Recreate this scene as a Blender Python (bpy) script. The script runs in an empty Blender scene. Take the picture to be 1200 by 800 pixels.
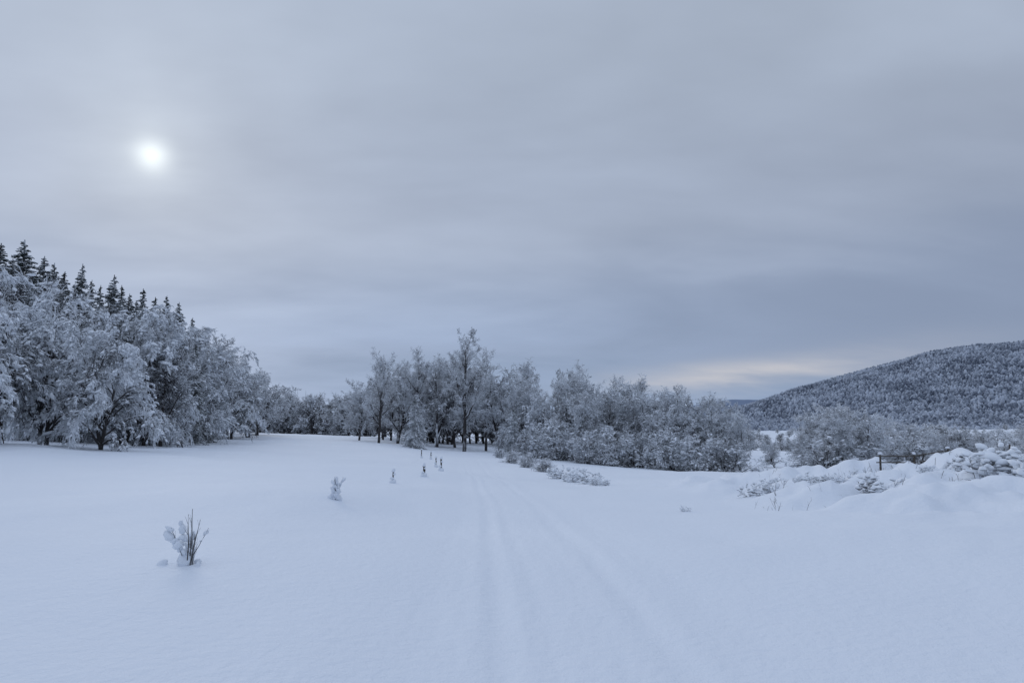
import bpy, math, numpy as np
from mathutils import Vector
sc = bpy.context.scene
sc.view_settings.view_transform = 'Standard'
sc.view_settings.look = 'None'
sc.view_settings.exposure = 0
RNG = np.random.default_rng(7)

# ------------------------------------------------------------------ camera
CAMZ = 1.7
PITCH = math.atan(85/800)
cam = bpy.data.cameras.new("camera")
cam.lens = 24; cam.sensor_width = 36; cam.clip_end = 30000; cam.clip_start = 0.1
camo = bpy.data.objects.new("camera", cam)
sc.collection.objects.link(camo)
camo.location = (0, 0, CAMZ)
camo.rotation_euler = (math.pi/2 + PITCH, 0, 0)
sc.camera = camo

def ray(u, v):
    a = (u-600)/800; b = (400-v)/800
    c, s = math.cos(PITCH), math.sin(PITCH)
    return np.array([a, c - b*s, s + b*c])
def at(u, v, d):
    r = ray(u, v)
    p = r*(d/r[1]); p[2] += CAMZ
    return p

# ------------------------------------------------------------------ noise helper
def vnoise(x, y, seed=0):
    xi = np.floor(x).astype(np.int64); yi = np.floor(y).astype(np.int64)
    xf = x-xi; yf = y-yi
    def h(a, b):
        n = (a*374761393 + b*668265263 + seed*1442695041) & 0x7fffffff
        n = ((n ^ (n >> 13))*1274126177) & 0x7fffffff
        return ((n ^ (n >> 16)) & 0xffff)/65535.0
    sx = xf*xf*(3-2*xf); sy = yf*yf*(3-2*yf)
    return ((h(xi,yi)*(1-sx)+h(xi+1,yi)*sx)*(1-sy)+(h(xi,yi+1)*(1-sx)+h(xi+1,yi+1)*sx)*sy)*2-1
def fbm(x, y, o=4, seed=0):
    r = 0; a = 1
    for i in range(o):
        r = r + a*vnoise(x*2**i+17.3*i, y*2**i-9.1*i, seed+i); a *= 0.5
    return r
def sstep(x, a, b):
    t = np.clip((x-a)/(b-a), 0, 1); return t*t*(3-2*t)

# ------------------------------------------------------------------ terrain
ctrl = [(0,0,0),(0,4.5,0),(-4,4.5,0.03),(4,4.5,0.05),(0,-10,0),(-15,-10,0.4),(15,-10,0.3),(0,-60,-2),(-80,-30,4),(80,-30,-3)]
for u,v,d in [(225,662,7.6),(395,587,14.5),(30,600,12),(-200,600,12),(460,562,26),(518,551,33),(545,529,88),(440,520,86),
              (310,508,112),(220,517,72),(100,526,42),(0,520,39),(-200,512,40),(600,531,84),(700,543,74),(800,552,67),(868,556,64),
              (600,600,15.5),(450,600,14.5),(720,572,27),(790,603,15),(875,590,17),(1000,590,14),(1200,610,9.5),(1400,610,9),
              (900,563,26),(1000,552,22),(1100,547,20),(1200,543,18),(1400,540,17),
              (930,553,44),(1100,556,44),(1300,552,42),(980,556,68),(1150,540,100),(1400,530,90),
              (900,524,170),(600,512,180),(350,506,190),(0,497,160),(-500,480,120),(-500,500,60),(1100,520,170),(620,565,34),(560,556,40),(560,538,62)]:
    ctrl.append(tuple(at(u,v,d)))
C = np.array(ctrl)
def kern(r2): return np.sqrt(r2+9.0)
n = len(C)
D2 = ((C[:,None,:2]-C[None,:,:2])**2).sum(-1)
A = np.zeros((n+3,n+3)); A[:n,:n] = kern(D2)-np.eye(n)*0.02
A[:n,n] = 1; A[:n,n+1:] = C[:,:2]; A[n,:n] = 1; A[n+1:,:n] = C[:,:2].T
W = np.linalg.solve(A, np.concatenate([C[:,2],[0,0,0]]))

PY = np.array([-20,0,4.5,8,15,22,30,45,60,90,120,300]); PX = np.array([1.0,.75,.58,.42,.12,-.35,-.95,-2.3,-3.6,-7.5,-16,-60])
def path_x(y): return np.interp(y, PY, PX)

def ground_z(x, y):
    x = np.asarray(x, float); y = np.asarray(y, float)
    sh = x.shape; xf = x.ravel(); yf = y.ravel()
    xc = np.clip(xf,-250,250); yc = np.clip(yf,-120,300)
    z = np.full(xf.shape, W[n]) + W[n+1]*xc + W[n+2]*yc
    for i in range(n):
        z += W[i]*kern((xc-C[i,0])**2+(yc-C[i,1])**2)
    r = np.hypot(xf, yf)
    w = sstep(r, 130, 450)
    z = z*(1-w) + w*(-20 + 3*fbm(xf/400, yf/400, 3, 5))
    near = 1-sstep(r, 100, 200)
    road = np.exp(-((xf-path_x(yf))/2.2)**2)
    off = (1-0.8*road)
    z += near*off*(0.065*fbm(xf/3.5, yf/5, 3, 11)*np.clip(r/12,0.3,1.2) + 0.014*fbm(xf/0.8, yf/1.0, 3, 21))
    # bank with buried shrubs to the right
    bank = sstep(xf, 5.0, 7.5)*sstep(yf, 9, 13)*(1-sstep(yf, 24, 34))
    z += bank*(0.46*np.clip(fbm(xf/1.2, yf/1.2, 3, 31),-.25,1.1))
    # lumpy drift on the near right
    dr = sstep(xf, 3.5, 6.5)*(1-sstep(yf, 12, 18))*sstep(yf,3,6)
    z += dr*(0.05*fbm(xf/1.1, yf/0.9, 3, 35))
    # softened ruts
    dx = xf-path_x(yf) + 0.03*vnoise(yf/3.5, yf*0, 41)
    m = (1-sstep(r,50,90))*(yf > -15)
    dep = 0.8+0.45*vnoise(yf/2.2, yf*0+3, 43)
    rut = 0
    for c, a, s in [(-.62,-.017,.11),(-.44,.009,.08),(-.82,.010,.10),(-.25,-.009,.09),(.62,-.018,.13),(.40,.007,.11),(.86,.010,.12),(1.3,-.009,.16),(-1.2,-.009,.15),(.1,.004,.15)]:
        rut = rut + a*np.exp(-((dx-c)/s)**2)
    rough = np.exp(-(dx/1.5)**4)*0.006*fbm(xf/0.2, yf/0.7, 3, 51)
    z += m*(rut*dep + rough) - m*0.04*np.exp(-(dx/1.7)**6)
    return z.reshape(sh)
def gz(x, y): return float(ground_z(np.array([x]), np.array([y]))[0])

def mesh_obj(name, parts, mats, smooth=True, attr=None, parent=None, link=True):
    """parts: list of (verts Nx3, faces MxK, matidx); an empty verts array re-uses the previous part's vertices"""
    me = bpy.data.meshes.new(name)
    vs = np.concatenate([p[0] for p in parts]).astype(np.float32)
    loops=[]; starts=[]; mi=[]; off=0; ls=0; prev=0
    for v,f,m in parts:
        k=f.shape[1]
        base = prev if len(v)==0 else off
        loops.append((f+base).ravel()); starts.append(ls+np.arange(len(f))*k)
        mi.append(np.full(len(f),m)); ls+=f.size; prev=base; off+=len(v)
    loops=np.concatenate(loops).astype(np.int32); starts=np.concatenate(starts).astype(np.int32); mi=np.concatenate(mi).astype(np.int32)
    assert loops.max()<len(vs)
    me.vertices.add(len(vs)); me.vertices.foreach_set("co", vs.ravel())
    me.loops.add(len(loops)); me.loops.foreach_set("vertex_index", loops)
    me.polygons.add(len(starts)); me.polygons.foreach_set("loop_start", starts)
    me.polygons.foreach_set("material_index", mi)
    me.polygons.foreach_set("use_smooth", np.full(len(starts), smooth))
    me.update(calc_edges=True)
    if attr is not None:
        a = me.attributes.new("snowy", 'FLOAT', 'POINT'); a.data.foreach_set("value", attr.astype(np.float32))
    for m in mats: me.materials.append(m)
    if not link: return me
    o = bpy.data.objects.new(name, me); sc.collection.objects.link(o)
    if parent: o.parent = parent
    return o

# ------------------------------------------------------------------ materials
def newmat(name):
    m = bpy.data.materials.new(name); m.use_nodes = True
    nt = m.node_tree; b = nt.nodes["Principled BSDF"]
    return m, nt, b
def noise(nt, scale, detail=4, rough=.5, vec=None):
    t = nt.nodes.new("ShaderNodeTexNoise"); t.inputs["Scale"].default_value = scale
    t.inputs["Detail"].default_value = detail; t.inputs["Roughness"].default_value = rough
    if vec: nt.links.new(vec, t.inputs["Vector"])
    return t
def mixc(nt, fac, a, b):
    m = nt.nodes.new("ShaderNodeMix"); m.data_type = 'RGBA'
    if hasattr(fac,'links'): nt.links.new(fac, m.inputs[0])
    else: m.inputs[0].default_value = fac
    for i, c in ((6,a),(7,b)):
        if hasattr(c,'links'): nt.links.new(c, m.inputs[i])
        else: m.inputs[i].default_value = (*c,1)
    return m.outputs[2]
def M(nt, op, a, b=None, c=None, clamp=False):
    m = nt.nodes.new("ShaderNodeMath"); m.operation = op; m.use_clamp = clamp
    for i, x in enumerate((a,b,c)):
        if x is None: continue
        if hasattr(x,'links'): nt.links.new(x, m.inputs[i])
        else: m.inputs[i].default_value = x
    return m.outputs[0]

snow, nt, b = newmat("snow")
geo = nt.nodes.new("ShaderNodeNewGeometry")
n1 = noise(nt, 0.15, 2, .5, geo.outputs["Position"])
nt.links.new(mixc(nt, n1.outputs[0], (.76,.80,.86), (.83,.865,.915)), b.inputs["Base Color"])
b.inputs["Roughness"].default_value = .75; b.inputs["Specular IOR Level"].default_value = .1
n2 = noise(nt, 9, 3, .6, geo.outputs["Position"]); n3 = noise(nt, 70, 1, .5, geo.outputs["Position"])
h = M(nt,'ADD', M(nt,'MULTIPLY',n2.outputs[0],.045), M(nt,'MULTIPLY',n3.outputs[0],.008))
bp = nt.nodes.new("ShaderNodeBump"); bp.inputs["Strength"].default_value=.45; bp.inputs["Distance"].default_value=1
nt.links.new(h, bp.inputs["Height"]); nt.links.new(bp.outputs[0], b.inputs["Normal"])

def snowy_mat(name, dark, snowc=(.84,.87,.91), lo=-.25, hi=.55, nz=1.0):
    m, nt, b = newmat(name)
    geo = nt.nodes.new("ShaderNodeNewGeometry")
    sep = nt.nodes.new("ShaderNodeSeparateXYZ"); nt.links.new(geo.outputs["Normal"], sep.inputs[0])
    at_ = nt.nodes.new("ShaderNodeAttribute"); at_.attribute_name = "snowy"
    no = noise(nt, 1.1, 1, .6, geo.outputs["Position"])
    s = M(nt,'MULTIPLY_ADD', sep.outputs[2], nz, M(nt,'MULTIPLY_ADD', at_.outputs["Fac"], 1.6, -.8))
    s = M(nt,'ADD', s, M(nt,'MULTIPLY_ADD', no.outputs[0], 1.6, -.8))
    mr = nt.nodes.new("ShaderNodeMapRange"); mr.interpolation_type='SMOOTHSTEP'
    nt.links.new(s, mr.inputs[0]); mr.inputs[1].default_value=lo; mr.inputs[2].default_value=hi
    nt.links.new(mixc(nt, mr.outputs[0], dark, snowc), b.inputs["Base Color"])
    b.inputs["Roughness"].default_value=.9; b.inputs["Specular IOR Level"].default_value=0
    return m
m_bark = snowy_mat("frosted_bark", (.06,.055,.055))
m_twig = snowy_mat("frosted_twigs", (.10,.10,.11), lo=-.5, hi=.4)
m_spr = snowy_mat("spruce_needles", (.032,.046,.042), lo=-.2, hi=.8)
m_wood = snowy_mat("weathered_wood", (.09,.078,.068), lo=.3, hi=.9)

# ------------------------------------------------------------------ ground sheet
az = np.concatenate([np.radians(np.linspace(-43,43,950)), np.radians(np.linspace(43,317,160))[1:-1]])
rr = np.exp(np.linspace(math.log(.5), math.log(12000), 540))
na, nr = len(az), len(rr)
X = np.sin(az)[None,:]*rr[:,None]; Y = np.cos(az)[None,:]*rr[:,None]
Z = ground_z(X, Y)
V = np.stack([X,Y,Z],-1).reshape(-1,3)
i = np.arange(nr-1)[:,None]*na; j = np.arange(na)[None,:]; j2=(j+1)%na
F = np.stack([i+j, i+j2, i+na+j2, i+na+j], -1).reshape(-1,4)[:, ::-1]
V = np.concatenate([V, [[0,0,gz(0,0)]]]); c = len(V)-1
T = np.stack([np.full(na,c), (np.arange(na)+1)%na, np.arange(na)], -1)
g = mesh_obj("snow_field_ground", [(V,F,0),(np.zeros((0,3)),T,0)], [snow])

# ------------------------------------------------------------------ tree generator
def nrm(a): return a/np.maximum(np.linalg.norm(a,axis=-1,keepdims=True),1e-9)
def grow(p0, d0, L, K, grav, wob, rng):
    N=len(p0); P=np.zeros((N,K,3)); P[:,0]=p0; d=nrm(d0)
    st=(L/(K-1))[:,None]
    for k in range(1,K):
        d = nrm(d + rng.normal(0,wob,(N,3)) + np.array([0,0,-1.])*grav*(k/(K-1)))
        P[:,k]=P[:,k-1]+d*st
    return P
def spawn(B, m, t0, t1, ang, lr, K, grav, wob, taper, rng, rs=.55, rmin=.012, planar=0, tip=.3, up=0.):
    P,R,L = B; N,Kp,_=P.shape
    idx=np.repeat(np.arange(N),m)
    t = t0+(t1-t0)*((np.tile(np.arange(m),N)+rng.uniform(0,1,N*m))/m)
    f=t*(Kp-1); i0=np.clip(f.astype(int),0,Kp-2); w=(f-i0)[:,None]
    pos=P[idx,i0]*(1-w)+P[idx,i0+1]*w
    tan=nrm(P[idx,i0+1]-P[idx,i0])
    v=rng.normal(0,1,(N*m,3))
    if planar: v[:,2]*=(1-planar)
    v=nrm(v-(v*tan).sum(-1,keepdims=True)*tan)
    a=np.radians(rng.normal(ang,ang*.22,N*m))[:,None]
    d=tan*np.cos(a)+v*np.sin(a); d[:,2]+=up
    Ln=L[idx]*lr*(1-taper*t)*rng.uniform(.6,1.25,N*m)
    r0=np.maximum((R[idx,i0]*(1-w[:,0])+R[idx,i0+1]*w[:,0])*rs, rmin)
    P2=grow(pos,d,Ln,K,grav,wob,rng)
    R2=np.maximum(r0[:,None]*np.linspace(1,tip,K)[None,:], rmin*.55)
    return P2,R2,Ln
def tubes(B, S):
    P,R,_=B; N,K,_=P.shape
    t=nrm(np.gradient(P,axis=1))
    ref=np.where(np.abs(t[...,2:3])>.9,np.array([1.,0,0]),np.array([0,0,1.]))
    n1=nrm(np.cross(t,ref)); n2=np.cross(t,n1)
    a=np.arange(S)*2*math.pi/S
    V=P[:,:,None]+R[:,:,None,None]*(np.cos(a)[:,None]*n1[:,:,None]+np.sin(a)[:,None]*n2[:,:,None])
    b=(np.arange(N)*K*S)[:,None,None]+(np.arange(K-1)*S)[None,:,None]
    s=np.arange(S)[None,None,:]; s2=(s+1)%S
    F=np.stack([b+s,b+s+S,b+s2+S,b+s2],-1).reshape(-1,4)
    return V.reshape(-1,3),F[:, ::-1]
import bmesh
bm=bmesh.new(); bmesh.ops.create_icosphere(bm,subdivisions=1,radius=1)
ICO=np.array([v.co[:] for v in bm.verts]); ICOF=np.array([[v.index for v in f.verts] for f in bm.faces]); bm.free()
bm=bmesh.new(); bmesh.ops.create_icosphere(bm,subdivisions=2,radius=1)
ICO2=np.array([v.co[:] for v in bm.verts]); ICO2F=np.array([[v.index for v in f.verts] for f in bm.faces]); bm.free()
def blobs(pos, size, rng, flat=.6, dirs=None, hi=False, el=1.3, rough=None):
    I,IF=(ICO2,ICO2F) if hi else (ICO,ICOF)
    N=len(pos); k=len(I)
    s=size[:,None]*rng.uniform(.7,1.3,(N,3)); s[:,2]*=flat
    d=1+rng.normal(0,rough or (.16 if not hi else .06),(N,k))
    V=I[None]*s[:,None]*d[...,None]
    a=rng.uniform(0,6.28,N); ca,sa=np.cos(a)[:,None],np.sin(a)[:,None]
    x=V[...,0]*ca-V[...,1]*sa; y=V[...,0]*sa+V[...,1]*ca
    V=np.stack([x,y,V[...,2]],-1)
    if dirs is not None:
        V=V+dirs[:,None]*((V*dirs[:,None]).sum(-1,keepdims=True))*el
    V=V+pos[:,None]
    F=(np.arange(N)*k)[:,None,None]+IF[None]
    return V.reshape(-1,3),F.reshape(-1,3)

def build_tree(name, levels, seed, nblob, bsize, bias=.5, stems=1, H=10, r=.18, spread=.0, blev=-2, pct=99.6, hi=False, el=1.3, inner_shade=.35, amp=.7):
    rng=np.random.default_rng(seed)
    p0=np.zeros((stems,3)); 
    if stems>1: p0[:,:2]=rng.normal(0,.25,(stems,2))
    d0=np.zeros((stems,3)); d0[:,2]=1; d0[:,:2]=rng.normal(0,spread,(stems,2))
    L=np.full(stems,H*.92)*rng.uniform(.75,1.,stems) if stems>1 else np.array([H*.92])
    P=grow(p0-np.array([0,0,.3]),d0,L,9,-0.02,.05,rng)
    R=np.linspace(1,.12,9)[None]*np.full((stems,1),r)
    B=(P,R,L); all_=[(B,8)]
    for lv in levels:
        lv=dict(lv); S=lv.pop('S'); B=spawn(B,rng=rng,**lv); all_.append((B,S))
    parts=[];attr=[]
    vz=[tubes(b,S) for b,S in all_]
    vl=vz[-1][0]; zt=np.percentile(vl[:,2],99); rw=np.percentile(np.hypot(vl[:,0],vl[:,1]),93)
    for q,(v,f) in enumerate(vz):
        parts.append((v,f,0 if q<2 else 1))
        rad=np.sqrt((np.hypot(v[:,0],v[:,1])/rw)**2+(np.clip(v[:,2]-.35*zt,0,None)/(.65*zt))**2)   # less snow colour inside, painting the crown interior dark like shade
        a = np.clip(bias-.25+.12*q+amp*.75*fbm(v[:,0]/1.1+v[:,2]*.6,v[:,1]/1.1-v[:,2]*.9,2,seed)-inner_shade*(1-sstep(rad,.35,.95)),0,1)
        attr.append(a)
    if nblob:
        b=all_[blev][0]; N=len(b[0]); id_=rng.integers(0,N,nblob); kk=rng.integers(1,b[0].shape[1],nblob)
        pos=b[0][id_,kk]; dr=nrm(b[0][id_,kk]-b[0][id_,kk-1])
        sz=bsize*np.exp(rng.normal(0,.35,nblob))
        v,f=blobs(pos+np.array([0,0,1])*sz[:,None]*.3,sz,rng,dirs=dr,hi=hi,el=el); parts.append((v,f,1)); attr.append(np.full(len(v),.95))
    me=mesh_obj(name,parts,[m_bark,m_twig],attr=np.concatenate(attr),link=False)
    return me,float(np.percentile(vl[:,2],pct))

def L_(m,t0,t1,ang,lr,K,grav,wob,taper,S,**k): return dict(m=m,t0=t0,t1=t1,ang=ang,lr=lr,K=K,grav=grav,wob=wob,taper=taper,S=S,**k)
PROTO={}
for s in range(3):   # tall open-crowned, visible trunk
    PROTO['tall%d'%s]=build_tree("tall_tree%d"%s,[L_(24,.24,1,42,.50,7,-.12,.12,.55,5,rs=.6,up=.12),L_(8,.2,1,40,.47,5,-.02,.15,.3,4,rs=.6,up=.1),L_(8,.15,1,42,.50,4,.06,.2,.3,3,rs=.6,rmin=.018),L_(6,.1,1,40,.62,3,.12,.2,.2,3,rmin=.019)],10+s,700,.05,bias=.66,H=13,r=.27)
for s in range(3):   # rounded
    PROTO['round%d'%s]=build_tree("round_tree%d"%s,[L_(20,.14,1,48,.50,6,-.05,.13,.45,5,rs=.65,up=.12),L_(8,.15,1,45,.48,5,.04,.16,.3,4,up=.1),L_(7,.1,1,45,.52,4,.12,.2,.3,3,rmin=.018),L_(6,.1,1,42,.60,3,.2,.2,.2,3,rmin=.019)],20+s,800,.05,bias=.72,H=9,r=.14,stems=2,spread=.13)
for s in range(2):   # background, lighter mesh
    PROTO['bg%d'%s]=build_tree("bg_tree%d"%s,[L_(22,.08,1,46,.50,5,-.05,.13,.45,4,rs=.65,up=.12),L_(9,.15,1,45,.50,4,.06,.16,.3,3,up=.1,rmin=.03),L_(8,.1,1,45,.60,3,.14,.2,.3,3,rmin=.035)],25+s,150,.09,bias=.42,H=10,r=.17,stems=2,spread=.12)
for s in range(2):   # valley, lighter mesh, frosted
    PROTO['val%d'%s]=build_tree("valley_tree_mesh%d"%s,[L_(16,.08,1,48,.50,4,-.05,.13,.42,3,rs=.65,up=.12),L_(8,.15,1,45,.50,3,.06,.16,.3,3,up=.1,rmin=.04),L_(6,.1,1,45,.60,2,.14,.2,.3,3,rmin=.06)],27+s,100,.12,bias=.66,H=8,r=.17,stems=2,spread=.12)
for s in range(3):   # heavily laden, arching
    PROTO['droop%d'%s]=build_tree("droop_tree%d"%s,[L_(22,.06,1,52,.54,8,.34,.10,.45,5,rs=.65,up=.25),L_(9,.15,1,40,.42,6,.50,.12,.3,4,up=.1),L_(8,.1,1,40,.46,4,.50,.16,.3,3,rmin=.019),L_(6,.1,1,36,.58,3,.5,.2,.2,3,rmin=.019)],30+s,2600,.062,bias=.76,H=9,r=.15,stems=2,spread=.12,inner_shade=.55,amp=1.0)
for s in range(2):   # bush
    PROTO['bush%d'%s]=build_tree("bush%d"%s,[L_(10,.08,1,40,.50,5,.1,.15,.3,4),L_(7,.1,1,42,.5,4,.18,.18,.3,3,rmin=.015),L_(6,.1,1,42,.55,3,.2,.2,.2,3,rmin=.015),],40+s,600,.055,bias=.76,H=3.6,r=.05,stems=12,spread=.5)
for s in range(3):   # small laden shrub, mostly covered with pads of snow
    PROTO['shrub%d'%s]=build_tree("shrub%d"%s,[L_(7,.15,1,40,.45,5,.15,.15,.3,3,rmin=.006),L_(5,.1,1,42,.5,3,.2,.2,.3,3,rmin=.005)],50+s,200,.060,bias=.8,H=1.2,r=.012,stems=10,spread=.4,hi=True,el=.5,inner_shade=0)

def build_spruce(name, seed, H=15, bias=.5):
    rng=np.random.default_rng(seed)
    P=np.zeros((1,12,3)); P[0,:,2]=np.linspace(-.3,H,12); P[0,:,:2]=rng.normal(0,.02,(12,2)); R=np.linspace(.2,.03,12)[None]
    B0=(P,R,np.array([H]))
    N=300; t=np.linspace(.06,.985,N); ring=rng.uniform(0,6.28,N)
    up=np.clip((t-.5)*.9,-.3,.45)
    d=np.stack([np.cos(ring),np.sin(ring),up],-1)
    L=(2.6*(1-t)**.9+.10)*rng.uniform(.65,1.2,N)
    p0=np.stack([t*0,t*0,t*H],-1)
    P1=grow(p0,d,L,6,.18,.05,rng)
    R1=np.linspace(.035,.012,6)[None]*np.ones((N,1))
    B1=(P1,R1,L)
    B2=spawn(B1,12,.08,1,48,.42,3,.25,.08,.55,rng,rmin=.04,planar=.75)
    B3=spawn(B2,3,.2,1,45,.5,2,.45,.1,.3,rng,rmin=.035,planar=.3)
    parts=[];attr=[]
    for q,(b,S) in enumerate([(B0,8),(B1,4),(B2,4),(B3,3)]):
        v,f=tubes(b,S); parts.append((v,f,0 if q==0 else 1))
        attr.append(np.clip(bias+.4*fbm(v[:,0]/.9+v[:,2]*.6,v[:,1]/.9-v[:,2]*.7,2,seed)-.1*sstep(v[:,2],H*.7,H),0,1))
    nb=700; id_=rng.integers(0,int(N*.93),nb); kk=rng.integers(2,6,nb); pos=P1[id_,kk]; sz=.095*np.exp(rng.normal(0,.35,nb))*(1.2-.7*t[id_])
    v,f=blobs(pos+[0,0,.06],sz,rng,flat=.45,dirs=nrm(P1[id_,kk]-P1[id_,kk-1])); parts.append((v,f,1)); attr.append(np.full(len(v),1.))
    me=mesh_obj(name,parts,[m_bark,m_spr],attr=np.concatenate(attr),link=False)
    return me,H
PROTO['spruce0']=build_spruce("spruce0",61,15,.56)
PROTO['spruce1']=build_spruce("spruce1",62,13,.70)
PROTO['spruce2']=build_spruce("spruce2",63,9,.98)

def put(proto, name, x, y, h, rot=None, parent=None, wid=1.0, sink=0.0):
    me,H=PROTO[proto]; s=h/H
    o=bpy.data.objects.new(name,me); sc.collection.objects.link(o)
    o.location=(x,y,gz(x,y)-sink); o.scale=(s*wid,s*wid,s); o.rotation_euler=(0,0,RNG.uniform(0,6.28) if rot is None else rot)
    if parent: o.parent=parent
    return o
def place(proto,name,u,vtop,d,wid=1.0,**k):
    p=at(u,vtop,d); h=p[2]-gz(p[0],p[1])
    return put(proto,name,p[0],p[1],max(h,.15),wid=wid,**k)
def empty(name):
    o=bpy.data.objects.new(name,None); sc.collection.objects.link(o); return o

# left forest: front row
for u,v,d,pr,w in [(-230,300,30,'droop1',.85),(-130,290,33,'droop0',.85),(-50,318,34,'droop2',.8),(15,312,39,'droop0',.8),(62,338,43,'droop1',.8),(124,384,42,'droop2',.9),(90,362,50,'droop0',.9),
                 (150,368,54,'droop0',.9),(188,370,58,'droop1',.9),(222,382,66,'droop2',.95),(205,403,60,'droop0',.9),(250,392,74,'round1',1.0),(272,408,84,'droop1',.95),
                 (290,420,92,'round2',1.0),(305,435,102,'round0',1.1),(240,416,70,'droop1',.9)]:
    place(pr,"snow_laden_beech_tree",u,v,d,wid=w)
for u,v,d in [(2,285,58),(29,281,60),(52,300,60),(-20,280,56),(-60,272,52),(-120,262,50),(-200,255,50),(76,318,62),(97,309,62),(118,334,64),(134,322,66),(152,344,68),(168,338,72),(182,348,74),(196,346,78),(210,354,80),(226,372,84),(238,386,90),(15,303,58),(64,308,62),(108,328,66),(143,334,64),(160,352,66),(188,360,72),(40,318,52),(88,332,56)]:
    place('spruce%d'%(RNG.integers(0,2)),"spruce_tree",u,v,d,wid=RNG.uniform(.85,1.25))
ff=empty("background_forest")
for k in range(60):
    d=RNG.uniform(52,120)
    a=RNG.uniform(-1.1,-.42)
    if k%4==0: a=RNG.uniform(-.60,-.40); d=RNG.uniform(85,135)
    x=a*d; u=600+a*800
    vmax=np.interp(u,[-400,0,100,200,250,300,320],[295,318,348,390,408,442,457])
    p=at(u,vmax+RNG.uniform(2,18),d); h=np.clip(p[2]-gz(x,d),5,22)
    put(RNG.choice(['bg0','bg1','spruce0','bg1','spruce1']),"forest_tree",x,d,h,parent=ff)

# middle wood
for u,v,d,pr,w in [(425,446,100,'round1',1),(446,411,92,'tall0',.8),(470,424,100,'round2',.9),(488,408,97,'tall1',.8),(514,420,96,'round0',.9),(545,386,88,'tall2',.85),(530,418,98,'round1',.9),
                   (570,410,94,'tall1',.8),(590,426,90,'round2',.9),(612,442,85,'round1',.95),(626,446,90,'tall0',.8),(652,434,88,'tall2',.8),(678,426,84,'tall0',.85),(664,441,80,'round0',.95),(700,444,80,'round2',.95),
                   (722,441,82,'tall1',.85),(740,444,80,'round0',.95),(764,458,77,'round1',1.),(792,452,77,'tall2',.9),(808,458,73,'round2',1.),(830,464,71,'round0',1.),(848,470,69,'round1',1.),(864,484,67,'round2',.9),(690,460,76,'round1',1.),(775,464,72,'round2',1.),(640,464,82,'droop1',.9)]:
    place(pr,"frosted_deciduous_tree",u,v,d,wid=w)
for u,v,d in [(487,462,84),(602,478,80)]:
    place('spruce2',"young_spruce_tree",u,v,d,wid=1.0)
for u,v,d in [(590,500,84),(625,495,78),(655,492,76),(720,500,72),(750,505,70),(820,510,66),(850,510,65),(785,505,68),(690,505,72)]:
    place('bush%d'%RNG.integers(0,2),"frosted_bush",u,v,d,wid=1.1)
fm=empty("wood_interior_trees")
for k in range(44):
    u=RNG.uniform(420,850); d=np.interp(u,[415,600,870],[108,100,80])+RNG.uniform(0,40)
    vt=np.interp(u,[415,450,545,620,680,760,850],[462,435,422,452,445,466,482])+RNG.uniform(0,16)
    p=at(u,vt,d); h=p[2]-gz(p[0],p[1]); put(RNG.choice(['bg0','bg1']),"wood_tree",p[0],p[1],h,parent=fm,wid=.95)
fr=empty("distant_tree_row")
for k in range(44):
    u=RNG.uniform(290,440); d=RNG.uniform(175,230); vt=464+RNG.uniform(-4,9)-2*(u>380)
    p=at(u,vt,d); h=np.clip(p[2]-gz(p[0],p[1]),4,14); put(RNG.choice(['val0','bg1','val1']),"row_tree",p[0],p[1],h,parent=fr,wid=.9)

# right trees
for u,v,d,pr in [(952,484,60,'round0'),(975,475,58,'round1'),(1000,476,60,'round2'),(1022,484,64,'round0'),(942,500,64,'round1'),(985,481,66,'round0'),(1050,498,72,'round1'),(1072,494,70,'round2'),(1094,506,72,'round0'),(1060,505,66,'bush0'),(1170,502,80,'round0'),(1210,495,75,'round1'),(905,520,80,'round2'),(1190,508,60,'bush1'),(965,505,58,'bush0'),(1010,508,60,'bush1')]:
    place(pr,"frosted_deciduous_tree",u,v,d,wid=1.2)
# valley woods
fv=empty("valley_woods")
cnt=0
while cnt<280:
    d=150*math.exp(RNG.uniform(0,1.95)); a=RNG.uniform(.30,1.0); x=a*d
    if vnoise(np.array([x/70+3]),np.array([d/50.]),77)[0]<-.05: continue
    if d<230 and a<.40: continue
    put(RNG.choice(['val0','val1']),"valley_tree",x,d,RNG.uniform(4,8),parent=fv,wid=1.3); cnt+=1

# foreground shrubs half-buried
for u,v,d,pr in [(600,527,58,'bush0'),(618,530,52,'bush1'),(640,535,46,'bush0'),(700,553,34,'shrub0'),(690,550,36,'shrub1'),(585,525,70,'bush1'),(668,548,38,'shrub1'),(655,543,40,'shrub0'),(710,560,33,'shrub2'),(678,548,40,'shrub2'),
                 (880,565,18,'shrub0'),(893,560,19,'shrub1'),(908,558,20,'shrub2'),(925,561,18,'shrub0'),(945,553,20,'shrub1'),(935,560,17,'shrub1'),(965,554,18,'shrub2'),(985,552,17,'shrub0'),(1000,548,19,'shrub1'),(1020,554,15,'shrub2'),(1060,541,19,'shrub1'),
                 (1085,543,16,'shrub2'),(1110,539,17,'shrub0'),(1135,532,17,'shrub1'),(1160,524,15,'shrub2'),(1185,522,15,'shrub1'),(1210,522,14,'shrub0'),(803,597,15.5,'shrub1'),(1240,520,14,'shrub1')]:
    place(pr,"snow_laden_shrub",u,v,d,wid=1.0 if pr.startswith('shrub') else 1.1, sink=.03)

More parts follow.
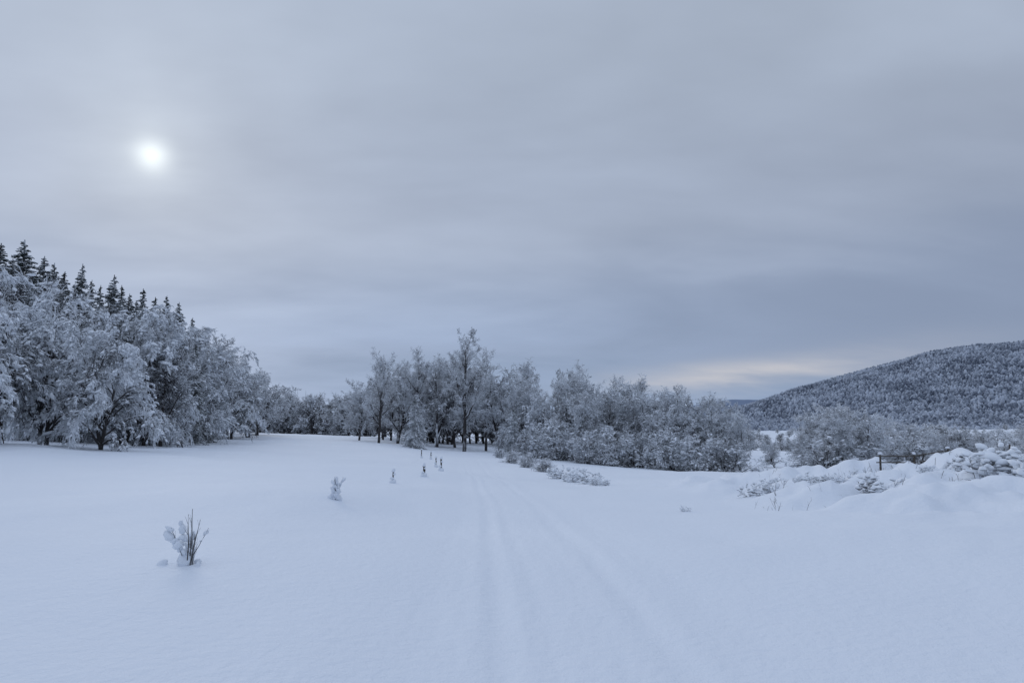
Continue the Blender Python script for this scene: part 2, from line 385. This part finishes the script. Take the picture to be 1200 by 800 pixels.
# saplings by the track
def sapling(name,u,vb,d,h,seed,nst,nb,bs,side=0,spread=.3):
    rng=np.random.default_rng(seed)
    d0=np.zeros((nst,3)); d0[:,2]=1; d0[:,0]=np.clip(rng.normal(.04,spread,nst),-.4,.4); d0[:,1]=rng.normal(0,spread*.7,nst)
    L=h*rng.uniform(.45,1.1,nst); P=grow(np.concatenate([rng.normal(0,.025,(nst,2)),np.full((nst,1),-.05)],1),d0,L,6,.0,.04,rng)
    B=(P,np.linspace(.0065,.0022,6)[None]*np.ones((nst,1)),L)
    B2=spawn(B,5,.2,.9,24,.32,4,-.05,.06,.5,rng,rmin=.0022)
    parts=[];at_=[]
    for b,S in((B,6),(B2,4)):
        v,f=tubes(b,S); parts.append((v,f,0)); at_.append(np.full(len(v),.38))
    id_=rng.integers(0,nst*5,nb); kk=rng.integers(0,4,nb); pos=B2[0][id_,kk]; dr=nrm(B2[0][id_,1]-B2[0][id_,0])
    if side: 
        pos=pos.copy(); mv=np.arange(nb)<nb*.85; pos[mv,0]=-np.abs(pos[mv,0])*.8-.03; pos[mv,2]*=.75
    q=nb//5; pos[:q]=rng.normal(0,.05,(q,3))*[1.4,1,.3]+[0,0,.02]
    v,f=blobs(pos,bs*np.exp(rng.normal(0,.4,nb)),rng,flat=.8,hi=True,dirs=dr,el=.9,rough=.13); parts.append((v,f,1)); at_.append(np.full(len(v),1.))
    o=mesh_obj(name,parts,[m_bark,snow],attr=np.concatenate(at_))
    p=at(u,vb,d); o.location=(p[0],p[1],gz(p[0],p[1])); return o
sapling("snowy_sapling",222,660,7.6,.62,4,11,46,.022,side=1,spread=.2)
sapling("snowy_sapling",394,587,14.5,.52,5,9,70,.032,spread=.15)
# marker stakes
def stake(u,vb,d,h,seed):
    rng=np.random.default_rng(seed); p=at(u,vb,d)
    bm=bmesh.new(); r=.024
    segs=[(-.1,1.0),(.25,1.05),(.6,.95),(.93,.9),(1.0,.55)]
    prev=None; S=10
    for t,k in segs:
        ring=[bm.verts.new((r*k*math.cos(a*6.283/S)*(1+rng.normal(0,.05))+t*.03*rng.normal(),r*k*math.sin(a*6.283/S),t*h)) for a in range(S)]
        if prev:
            for a in range(S): bm.faces.new((prev[a],prev[(a+1)%S],ring[(a+1)%S],ring[a]))
        prev=ring
    bm.faces.new(prev)
    me=bpy.data.meshes.new("stake"); bm.to_mesh(me); bm.free(); me.materials.append(m_wood)
    root=empty("marker_stake"); root.location=(p[0],p[1],gz(p[0],p[1]))
    o=bpy.data.objects.new("post",me); sc.collection.objects.link(o); o.parent=root
    pos=np.array([[0,0,h+.03],[.04,-.03,h*.75],[-.05,-.03,h*.4],[.03,0,.05],[-.04,.02,h*.1]])
    v,f=blobs(pos,np.array([.07,.05,.06,.11,.10]),rng,flat=1.,hi=True)
    mesh_obj("snow_cap",[(v,f,0)],[snow],parent=root)
for u,vb,d,h,s in [(461,562,25,.42,1),(497,559,28,.45,2),(517,552,33,.60,3),(511,541,45,.6,4),(494,531,60,.7,5),(505,533,58,.6,6)]: stake(u,vb,d,h,s)

# fence on the bank
def fence():
    root=empty("wooden_fence")
    pts=[at(1032,548,22),at(1072,548,21.7),at(1112,548,21.4)]
    top=[at(1032,534,22)[2],at(1072,534,21.7)[2],at(1112,533,21.4)[2]]
    for k,p in enumerate(pts):
        z=gz(p[0],p[1]); hh=max(top[k]-z,.3)+.06
        v,f=tubes((np.array([[[p[0],p[1],z-.2],[p[0],p[1],z+hh*.5],[p[0]+.01,p[1],z+hh]]]),np.array([[.035,.032,.028]]),None),8)
        mesh_obj("post",[(v,f,0)],[m_wood],parent=root,attr=np.full(len(v),.3))
        v,f=blobs(np.array([[p[0],p[1],z+hh+.02]]),np.array([.055]),RNG,flat=.7,hi=True); mesh_obj("snow_cap",[(v,f,0)],[snow],parent=root)
    for q,hh in enumerate((0,-.2)):
        ps=[(p[0],p[1]-.05,max(t,gz(p[0],p[1])+.3)+hh) for p,t in zip(pts,top)]
        P=np.array([[(ps[0][0]-.15,ps[0][1],ps[0][2]),ps[0],ps[1],ps[2],(ps[2][0]+.1,ps[2][1],ps[2][2])]])
        v,f=tubes((P,np.full((1,5),.018),None),8); mesh_obj("rail",[(v,f,0)],[m_wood],parent=root,attr=np.full(len(v),.2))
fence()
p=at(1184,545,18); z=gz(p[0],p[1]); P=np.array([[[p[0],p[1],z-.1],[p[0]+.01,p[1],z+.3],[p[0]+.02,p[1],z+.62]]])
v,f=tubes((P,np.array([[.022,.02,.018]]),None),8); mesh_obj("fence_post",[(v,f,0)],[m_wood],attr=np.full(len(v),.3))
# dry stalks on bank
rng=np.random.default_rng(90); N=260
u=870+390*rng.uniform(0,1,N)+0; u=u+14*np.sin(u/17.); pp=np.array([at(a,560,rng.uniform(14,22)) for a in u]); pp[:,2]=ground_z(pp[:,0],pp[:,1])-.03
d0=np.stack([rng.normal(0,.25,N),rng.normal(0,.25,N),np.ones(N)],-1)
B=(grow(pp,d0,rng.uniform(.06,.36,N),5,.12,.06,rng),np.linspace(.006,.003,5)[None]*np.ones((N,1)),np.full(N,.25))
B2=spawn(B,2,.4,1,35,.35,3,.1,.1,.3,rng,rmin=.003)
v1,f1=tubes(B,4); v2,f2=tubes(B2,3)
mesh_obj("dry_grass_stalks",[(v1,f1,0),(v2,f2,0)],[m_bark],attr=np.full(len(v1)+len(v2),.55))

# ------------------------------------------------------------------ hills
def hill_h(x,y):
    rx=np.interp(x,[200,560,641,712,831,950,1068,1187,1306,1425,1800,2600,3600],[-30,-28,-16,33,73,108,140,170,186,200,232,200,120])
    t=(y-1000)/900
    f=np.where(t<1,sstep(t,-.05,1.0)**.9, 1-sstep(t,1.0,1.9))
    return -24+(rx+24)*f + 7*fbm(x/160,y/160,3,8)*f
xs=np.linspace(300,3400,150); ys=np.linspace(900,3300,110)
XX,YY=np.meshgrid(xs,ys); ZZ=hill_h(XX,YY)
def gridmesh(name,XX,YY,ZZ,mat):
    r,c=XX.shape; V=np.stack([XX,YY,ZZ],-1).reshape(-1,3)
    i=np.arange(r-1)[:,None]*c; j=np.arange(c-1)[None]
    return mesh_obj(name,[(V,np.stack([i+j,i+j+1,i+c+j+1,i+c+j],-1).reshape(-1,4),0)],[mat])
m_hs,nt,b=newmat("hazed_hillside_snow"); b.inputs["Roughness"].default_value=.9; b.inputs["Specular IOR Level"].default_value=.1
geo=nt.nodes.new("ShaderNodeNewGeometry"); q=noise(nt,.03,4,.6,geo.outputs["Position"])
nt.links.new(mixc(nt,q.outputs[0],(.32,.36,.43),(.54,.58,.65)),b.inputs["Base Color"])  # snow greyed and blued: aerial haze painted into the base colour
gridmesh("forested_hill",XX,YY,ZZ,m_hs)
m_ht,nt,b=newmat("hazed_hill_trees"); b.inputs["Roughness"].default_value=.9; b.inputs["Specular IOR Level"].default_value=0
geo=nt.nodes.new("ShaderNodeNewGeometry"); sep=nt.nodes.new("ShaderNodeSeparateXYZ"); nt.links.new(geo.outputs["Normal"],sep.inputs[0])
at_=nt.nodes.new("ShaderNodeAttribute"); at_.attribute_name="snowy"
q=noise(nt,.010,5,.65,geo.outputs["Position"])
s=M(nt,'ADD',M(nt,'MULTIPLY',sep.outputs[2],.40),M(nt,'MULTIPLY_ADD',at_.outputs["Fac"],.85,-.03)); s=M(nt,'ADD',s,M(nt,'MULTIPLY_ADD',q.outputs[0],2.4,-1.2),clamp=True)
nt.links.new(mixc(nt,s,(.13,.15,.19),(.52,.56,.63)),b.inputs["Base Color"])  # bluish grey tree colours carry the distance haze
def forest_mass(name,N,xr,yr,hf,hmin,hmax,seed,mat):
    rng=np.random.default_rng(seed)
    x=rng.uniform(*xr,N); y=rng.uniform(*yr,N)
    keep=(x/y>.2)&(x/y<1.5)&((fbm(x/130,y/90,3,99)>-.5)|(y>1180))
    x=x[keep]; y=y[keep]; N=len(x); z=hf(x,y)
    h=rng.uniform(hmin,hmax,N); r=h*rng.uniform(.28,.45,N); k=5
    a=np.arange(k)*2*math.pi/k
    rings=[]
    for zz,rs in((0,.7),(.35,1.),(.75,.6)):
        rad=r[:,None]*rs*rng.uniform(.7,1.3,(N,k))
        rings.append(np.stack([x[:,None]+rad*np.cos(a),y[:,None]+rad*np.sin(a),z[:,None]+h[:,None]*(zz+rng.uniform(-.08,.08,(N,k)))],-1))
    top=np.stack([x+rng.normal(0,.3,N),y,z+h],-1)[:,None]
    V=np.concatenate(rings+[top],1); nv=3*k+1
    s_=np.arange(k); s2=(s_+1)%k; base=(np.arange(N)*nv)[:,None,None]
    Q=np.concatenate([np.stack([s_,s2,s2+k,s_+k],-1),np.stack([s_+k,s2+k,s2+2*k,s_+2*k],-1)])[None]+base
    T=np.stack([s_+2*k,s2+2*k,np.full(k,3*k)],-1)[None]+base
    return mesh_obj(name,[(V.reshape(-1,3),Q.reshape(-1,4),0),(np.zeros((0,3)),T.reshape(-1,3),0)],[mat],smooth=False,attr=np.repeat(rng.uniform(0,1,N)**1.3,nv))
forest_mass("hill_forest",105000,(330,2700),(930,2500),hill_h,4,11,5,m_ht)
# farther hill
def far_h(x,y):
    rx=np.interp(x,[600,900,1180,1300,1450,1700,2500,4500],[-40,-30,40,78,92,85,140,200])
    return -26+(rx+26)*sstep(y,3300,4300)*(1-sstep(y,4500,6500))+6*fbm(x/300,y/300,3,3)
m_fh,nt,b=newmat("hazed_far_hill_forest"); b.inputs["Roughness"].default_value=.95; b.inputs["Specular IOR Level"].default_value=0
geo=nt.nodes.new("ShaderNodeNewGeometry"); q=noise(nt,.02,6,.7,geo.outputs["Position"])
nt.links.new(mixc(nt,q.outputs[0],(.15,.19,.27),(.26,.31,.41)),b.inputs["Base Color"])  # forest colour shifted to blue, with aerial haze baked in
XX,YY=np.meshgrid(np.linspace(500,4800,160),np.linspace(3200,6600,80)); gridmesh("far_hill",XX,YY,far_h(XX,YY),m_fh)

# ------------------------------------------------------------------ light + sky
sd=ray(178,182); sd=sd/np.linalg.norm(sd)
el=math.asin(sd[2]); azs=math.atan2(sd[0],sd[1])
sun=bpy.data.lights.new("sun",'SUN'); sun.energy=.5; sun.angle=math.radians(20); sun.color=(1,.95,.88)
so=bpy.data.objects.new("sun",sun); sc.collection.objects.link(so)
so.rotation_euler=Vector(sd).to_track_quat('Z','Y').to_euler()
w=bpy.data.worlds.new("World"); sc.world=w; w.use_nodes=True; nt=w.node_tree; nt.nodes.clear()
out=nt.nodes.new("ShaderNodeOutputWorld"); tc=nt.nodes.new("ShaderNodeTexCoord")
nv=nt.nodes.new("ShaderNodeVectorMath"); nv.operation='NORMALIZE'; nt.links.new(tc.outputs["Generated"],nv.inputs[0]); D=nv.outputs[0]
sp=nt.nodes.new("ShaderNodeSeparateXYZ"); nt.links.new(D,sp.inputs[0]); dx,dy,dz=sp.outputs
zz=M(nt,'MAXIMUM',dz,0.0)
inv=M(nt,'DIVIDE',1.0,M(nt,'ADD',zz,.20))
cb=nt.nodes.new("ShaderNodeCombineXYZ"); nt.links.new(M(nt,'MULTIPLY',dx,inv),cb.inputs[0]); nt.links.new(M(nt,'MULTIPLY',dy,inv),cb.inputs[1])
mp=nt.nodes.new("ShaderNodeMapping"); mp.inputs["Rotation"].default_value=(0,0,math.radians(-35)); mp.inputs["Scale"].default_value=(.6,1.0,1); nt.links.new(cb.outputs[0],mp.inputs[0])
c1=noise(nt,1.15,3,.5,mp.outputs[0]); c1.inputs["Distortion"].default_value=.9
c2=noise(nt,3.2,4,.55,mp.outputs[0])
cl=M(nt,'ADD',M(nt,'MULTIPLY_ADD',c1.outputs[0],3.0,-1.5),M(nt,'MULTIPLY_ADD',c2.outputs[0],1.3,-.65))
ramp=nt.nodes.new("ShaderNodeValToRGB"); cr=ramp.color_ramp; cr.interpolation='EASE'
nt.links.new(M(nt,'MULTIPLY_ADD',cl,.03,zz),ramp.inputs[0])
stops=[(0,(.27,.37,.55)),(.10,(.30,.38,.54)),(.27,(.365,.425,.545)),(.5,(.40,.465,.58)),(1,(.56,.67,.89))]
cr.elements[0].position=0; cr.elements[0].color=(*stops[0][1],1); cr.elements[1].position=1; cr.elements[1].color=(*stops[-1][1],1)
for p_,c_ in stops[1:-1]:
    e=cr.elements.new(p_); e.color=(*c_,1)
def gauss(x,c,s): return M(nt,'EXPONENT',M(nt,'MULTIPLY',M(nt,'POWER',M(nt,'ABSOLUTE',M(nt,'DIVIDE',M(nt,'SUBTRACT',x,c),s)),2.0),-1.0))
def vscale(col,f):
    v=nt.nodes.new("ShaderNodeVectorMath"); v.operation='SCALE'; nt.links.new(col,v.inputs[0])
    if hasattr(f,'links'): nt.links.new(f,v.inputs[3])
    else: v.inputs[3].default_value=f
    return v.outputs[0]
col=vscale(ramp.outputs[0],M(nt,'MULTIPLY_ADD',cl,.16,1.0))
# darker blue cloud bank low on the right
mr=nt.nodes.new("ShaderNodeMapRange"); mr.interpolation_type='SMOOTHSTEP'; nt.links.new(dx,mr.inputs[0]); mr.inputs[1].default_value=-.15; mr.inputs[2].default_value=.55
bank=M(nt,'MULTIPLY',mr.outputs[0],gauss(M(nt,'MULTIPLY_ADD',cl,.05,zz),.14,.11))
col=mixc(nt,M(nt,'MULTIPLY',bank,.8,clamp=True),col,(.25,.31,.44))
col=vscale(col,M(nt,'MULTIPLY_ADD',dx,-.13,1.0))
# lighter gap near horizon
lz=M(nt,'SUBTRACT',zz,M(nt,'MULTIPLY_ADD',dx,.11,.022))
gap=M(nt,'MULTIPLY',gauss(M(nt,'MULTIPLY_ADD',cl,.015,lz),0.0,.019),gauss(dx,.32,.17))
gap=M(nt,'MULTIPLY',gap,M(nt,'MULTIPLY_ADD',c2.outputs[0],1.6,-.05),clamp=True)
col=mixc(nt,gap,col,(.54,.54,.58))
# veiled sun
ds=nt.nodes.new("ShaderNodeVectorMath"); ds.operation='DISTANCE'; nt.links.new(D,ds.inputs[0]); ds.inputs[1].default_value=tuple(sd)
dd=ds.outputs["Value"]
core=M(nt,'MULTIPLY',gauss(dd,0.0,.018),.36)
glow=M(nt,'MULTIPLY',M(nt,'EXPONENT',M(nt,'MULTIPLY',M(nt,'DIVIDE',dd,.042),-1.0)),.27)
glow=M(nt,'MULTIPLY',glow,M(nt,'MULTIPLY_ADD',cl,.6,1.0))
broad=M(nt,'MULTIPLY',gauss(dd,0.0,.24),.035)
tot=M(nt,'ADD',M(nt,'ADD',core,glow),M(nt,'MULTIPLY',broad,M(nt,'MULTIPLY_ADD',cl,.9,1.0)))
sc_=nt.nodes.new("ShaderNodeCombineColor")
for q_,k_ in enumerate((.96,1.0,.88)): nt.links.new(M(nt,'MULTIPLY',tot,k_),sc_.inputs[q_])
av=nt.nodes.new("ShaderNodeVectorMath"); av.operation='ADD'; nt.links.new(col,av.inputs[0]); nt.links.new(sc_.outputs[0],av.inputs[1])
b1=nt.nodes.new("ShaderNodeBackground"); nt.links.new(av.outputs[0],b1.inputs[0]); b1.inputs[1].default_value=1.06
sky=nt.nodes.new("ShaderNodeTexSky"); sky.sky_type='NISHITA'; sky.sun_disc=False; sky.sun_elevation=el; sky.sun_rotation=azs
b2=nt.nodes.new("ShaderNodeBackground"); nt.links.new(sky.outputs[0],b2.inputs[0]); b2.inputs[1].default_value=.05
mx=nt.nodes.new("ShaderNodeMixShader"); mx.inputs[0].default_value=.04; nt.links.new(b1.outputs[0],mx.inputs[1]); nt.links.new(b2.outputs[0],mx.inputs[2])
nt.links.new(mx.outputs[0],out.inputs[0])
w.cycles.sampling_method='MANUAL'; w.cycles.sample_map_resolution=512
print("faces", sum(len(m.polygons) for m in bpy.data.meshes))
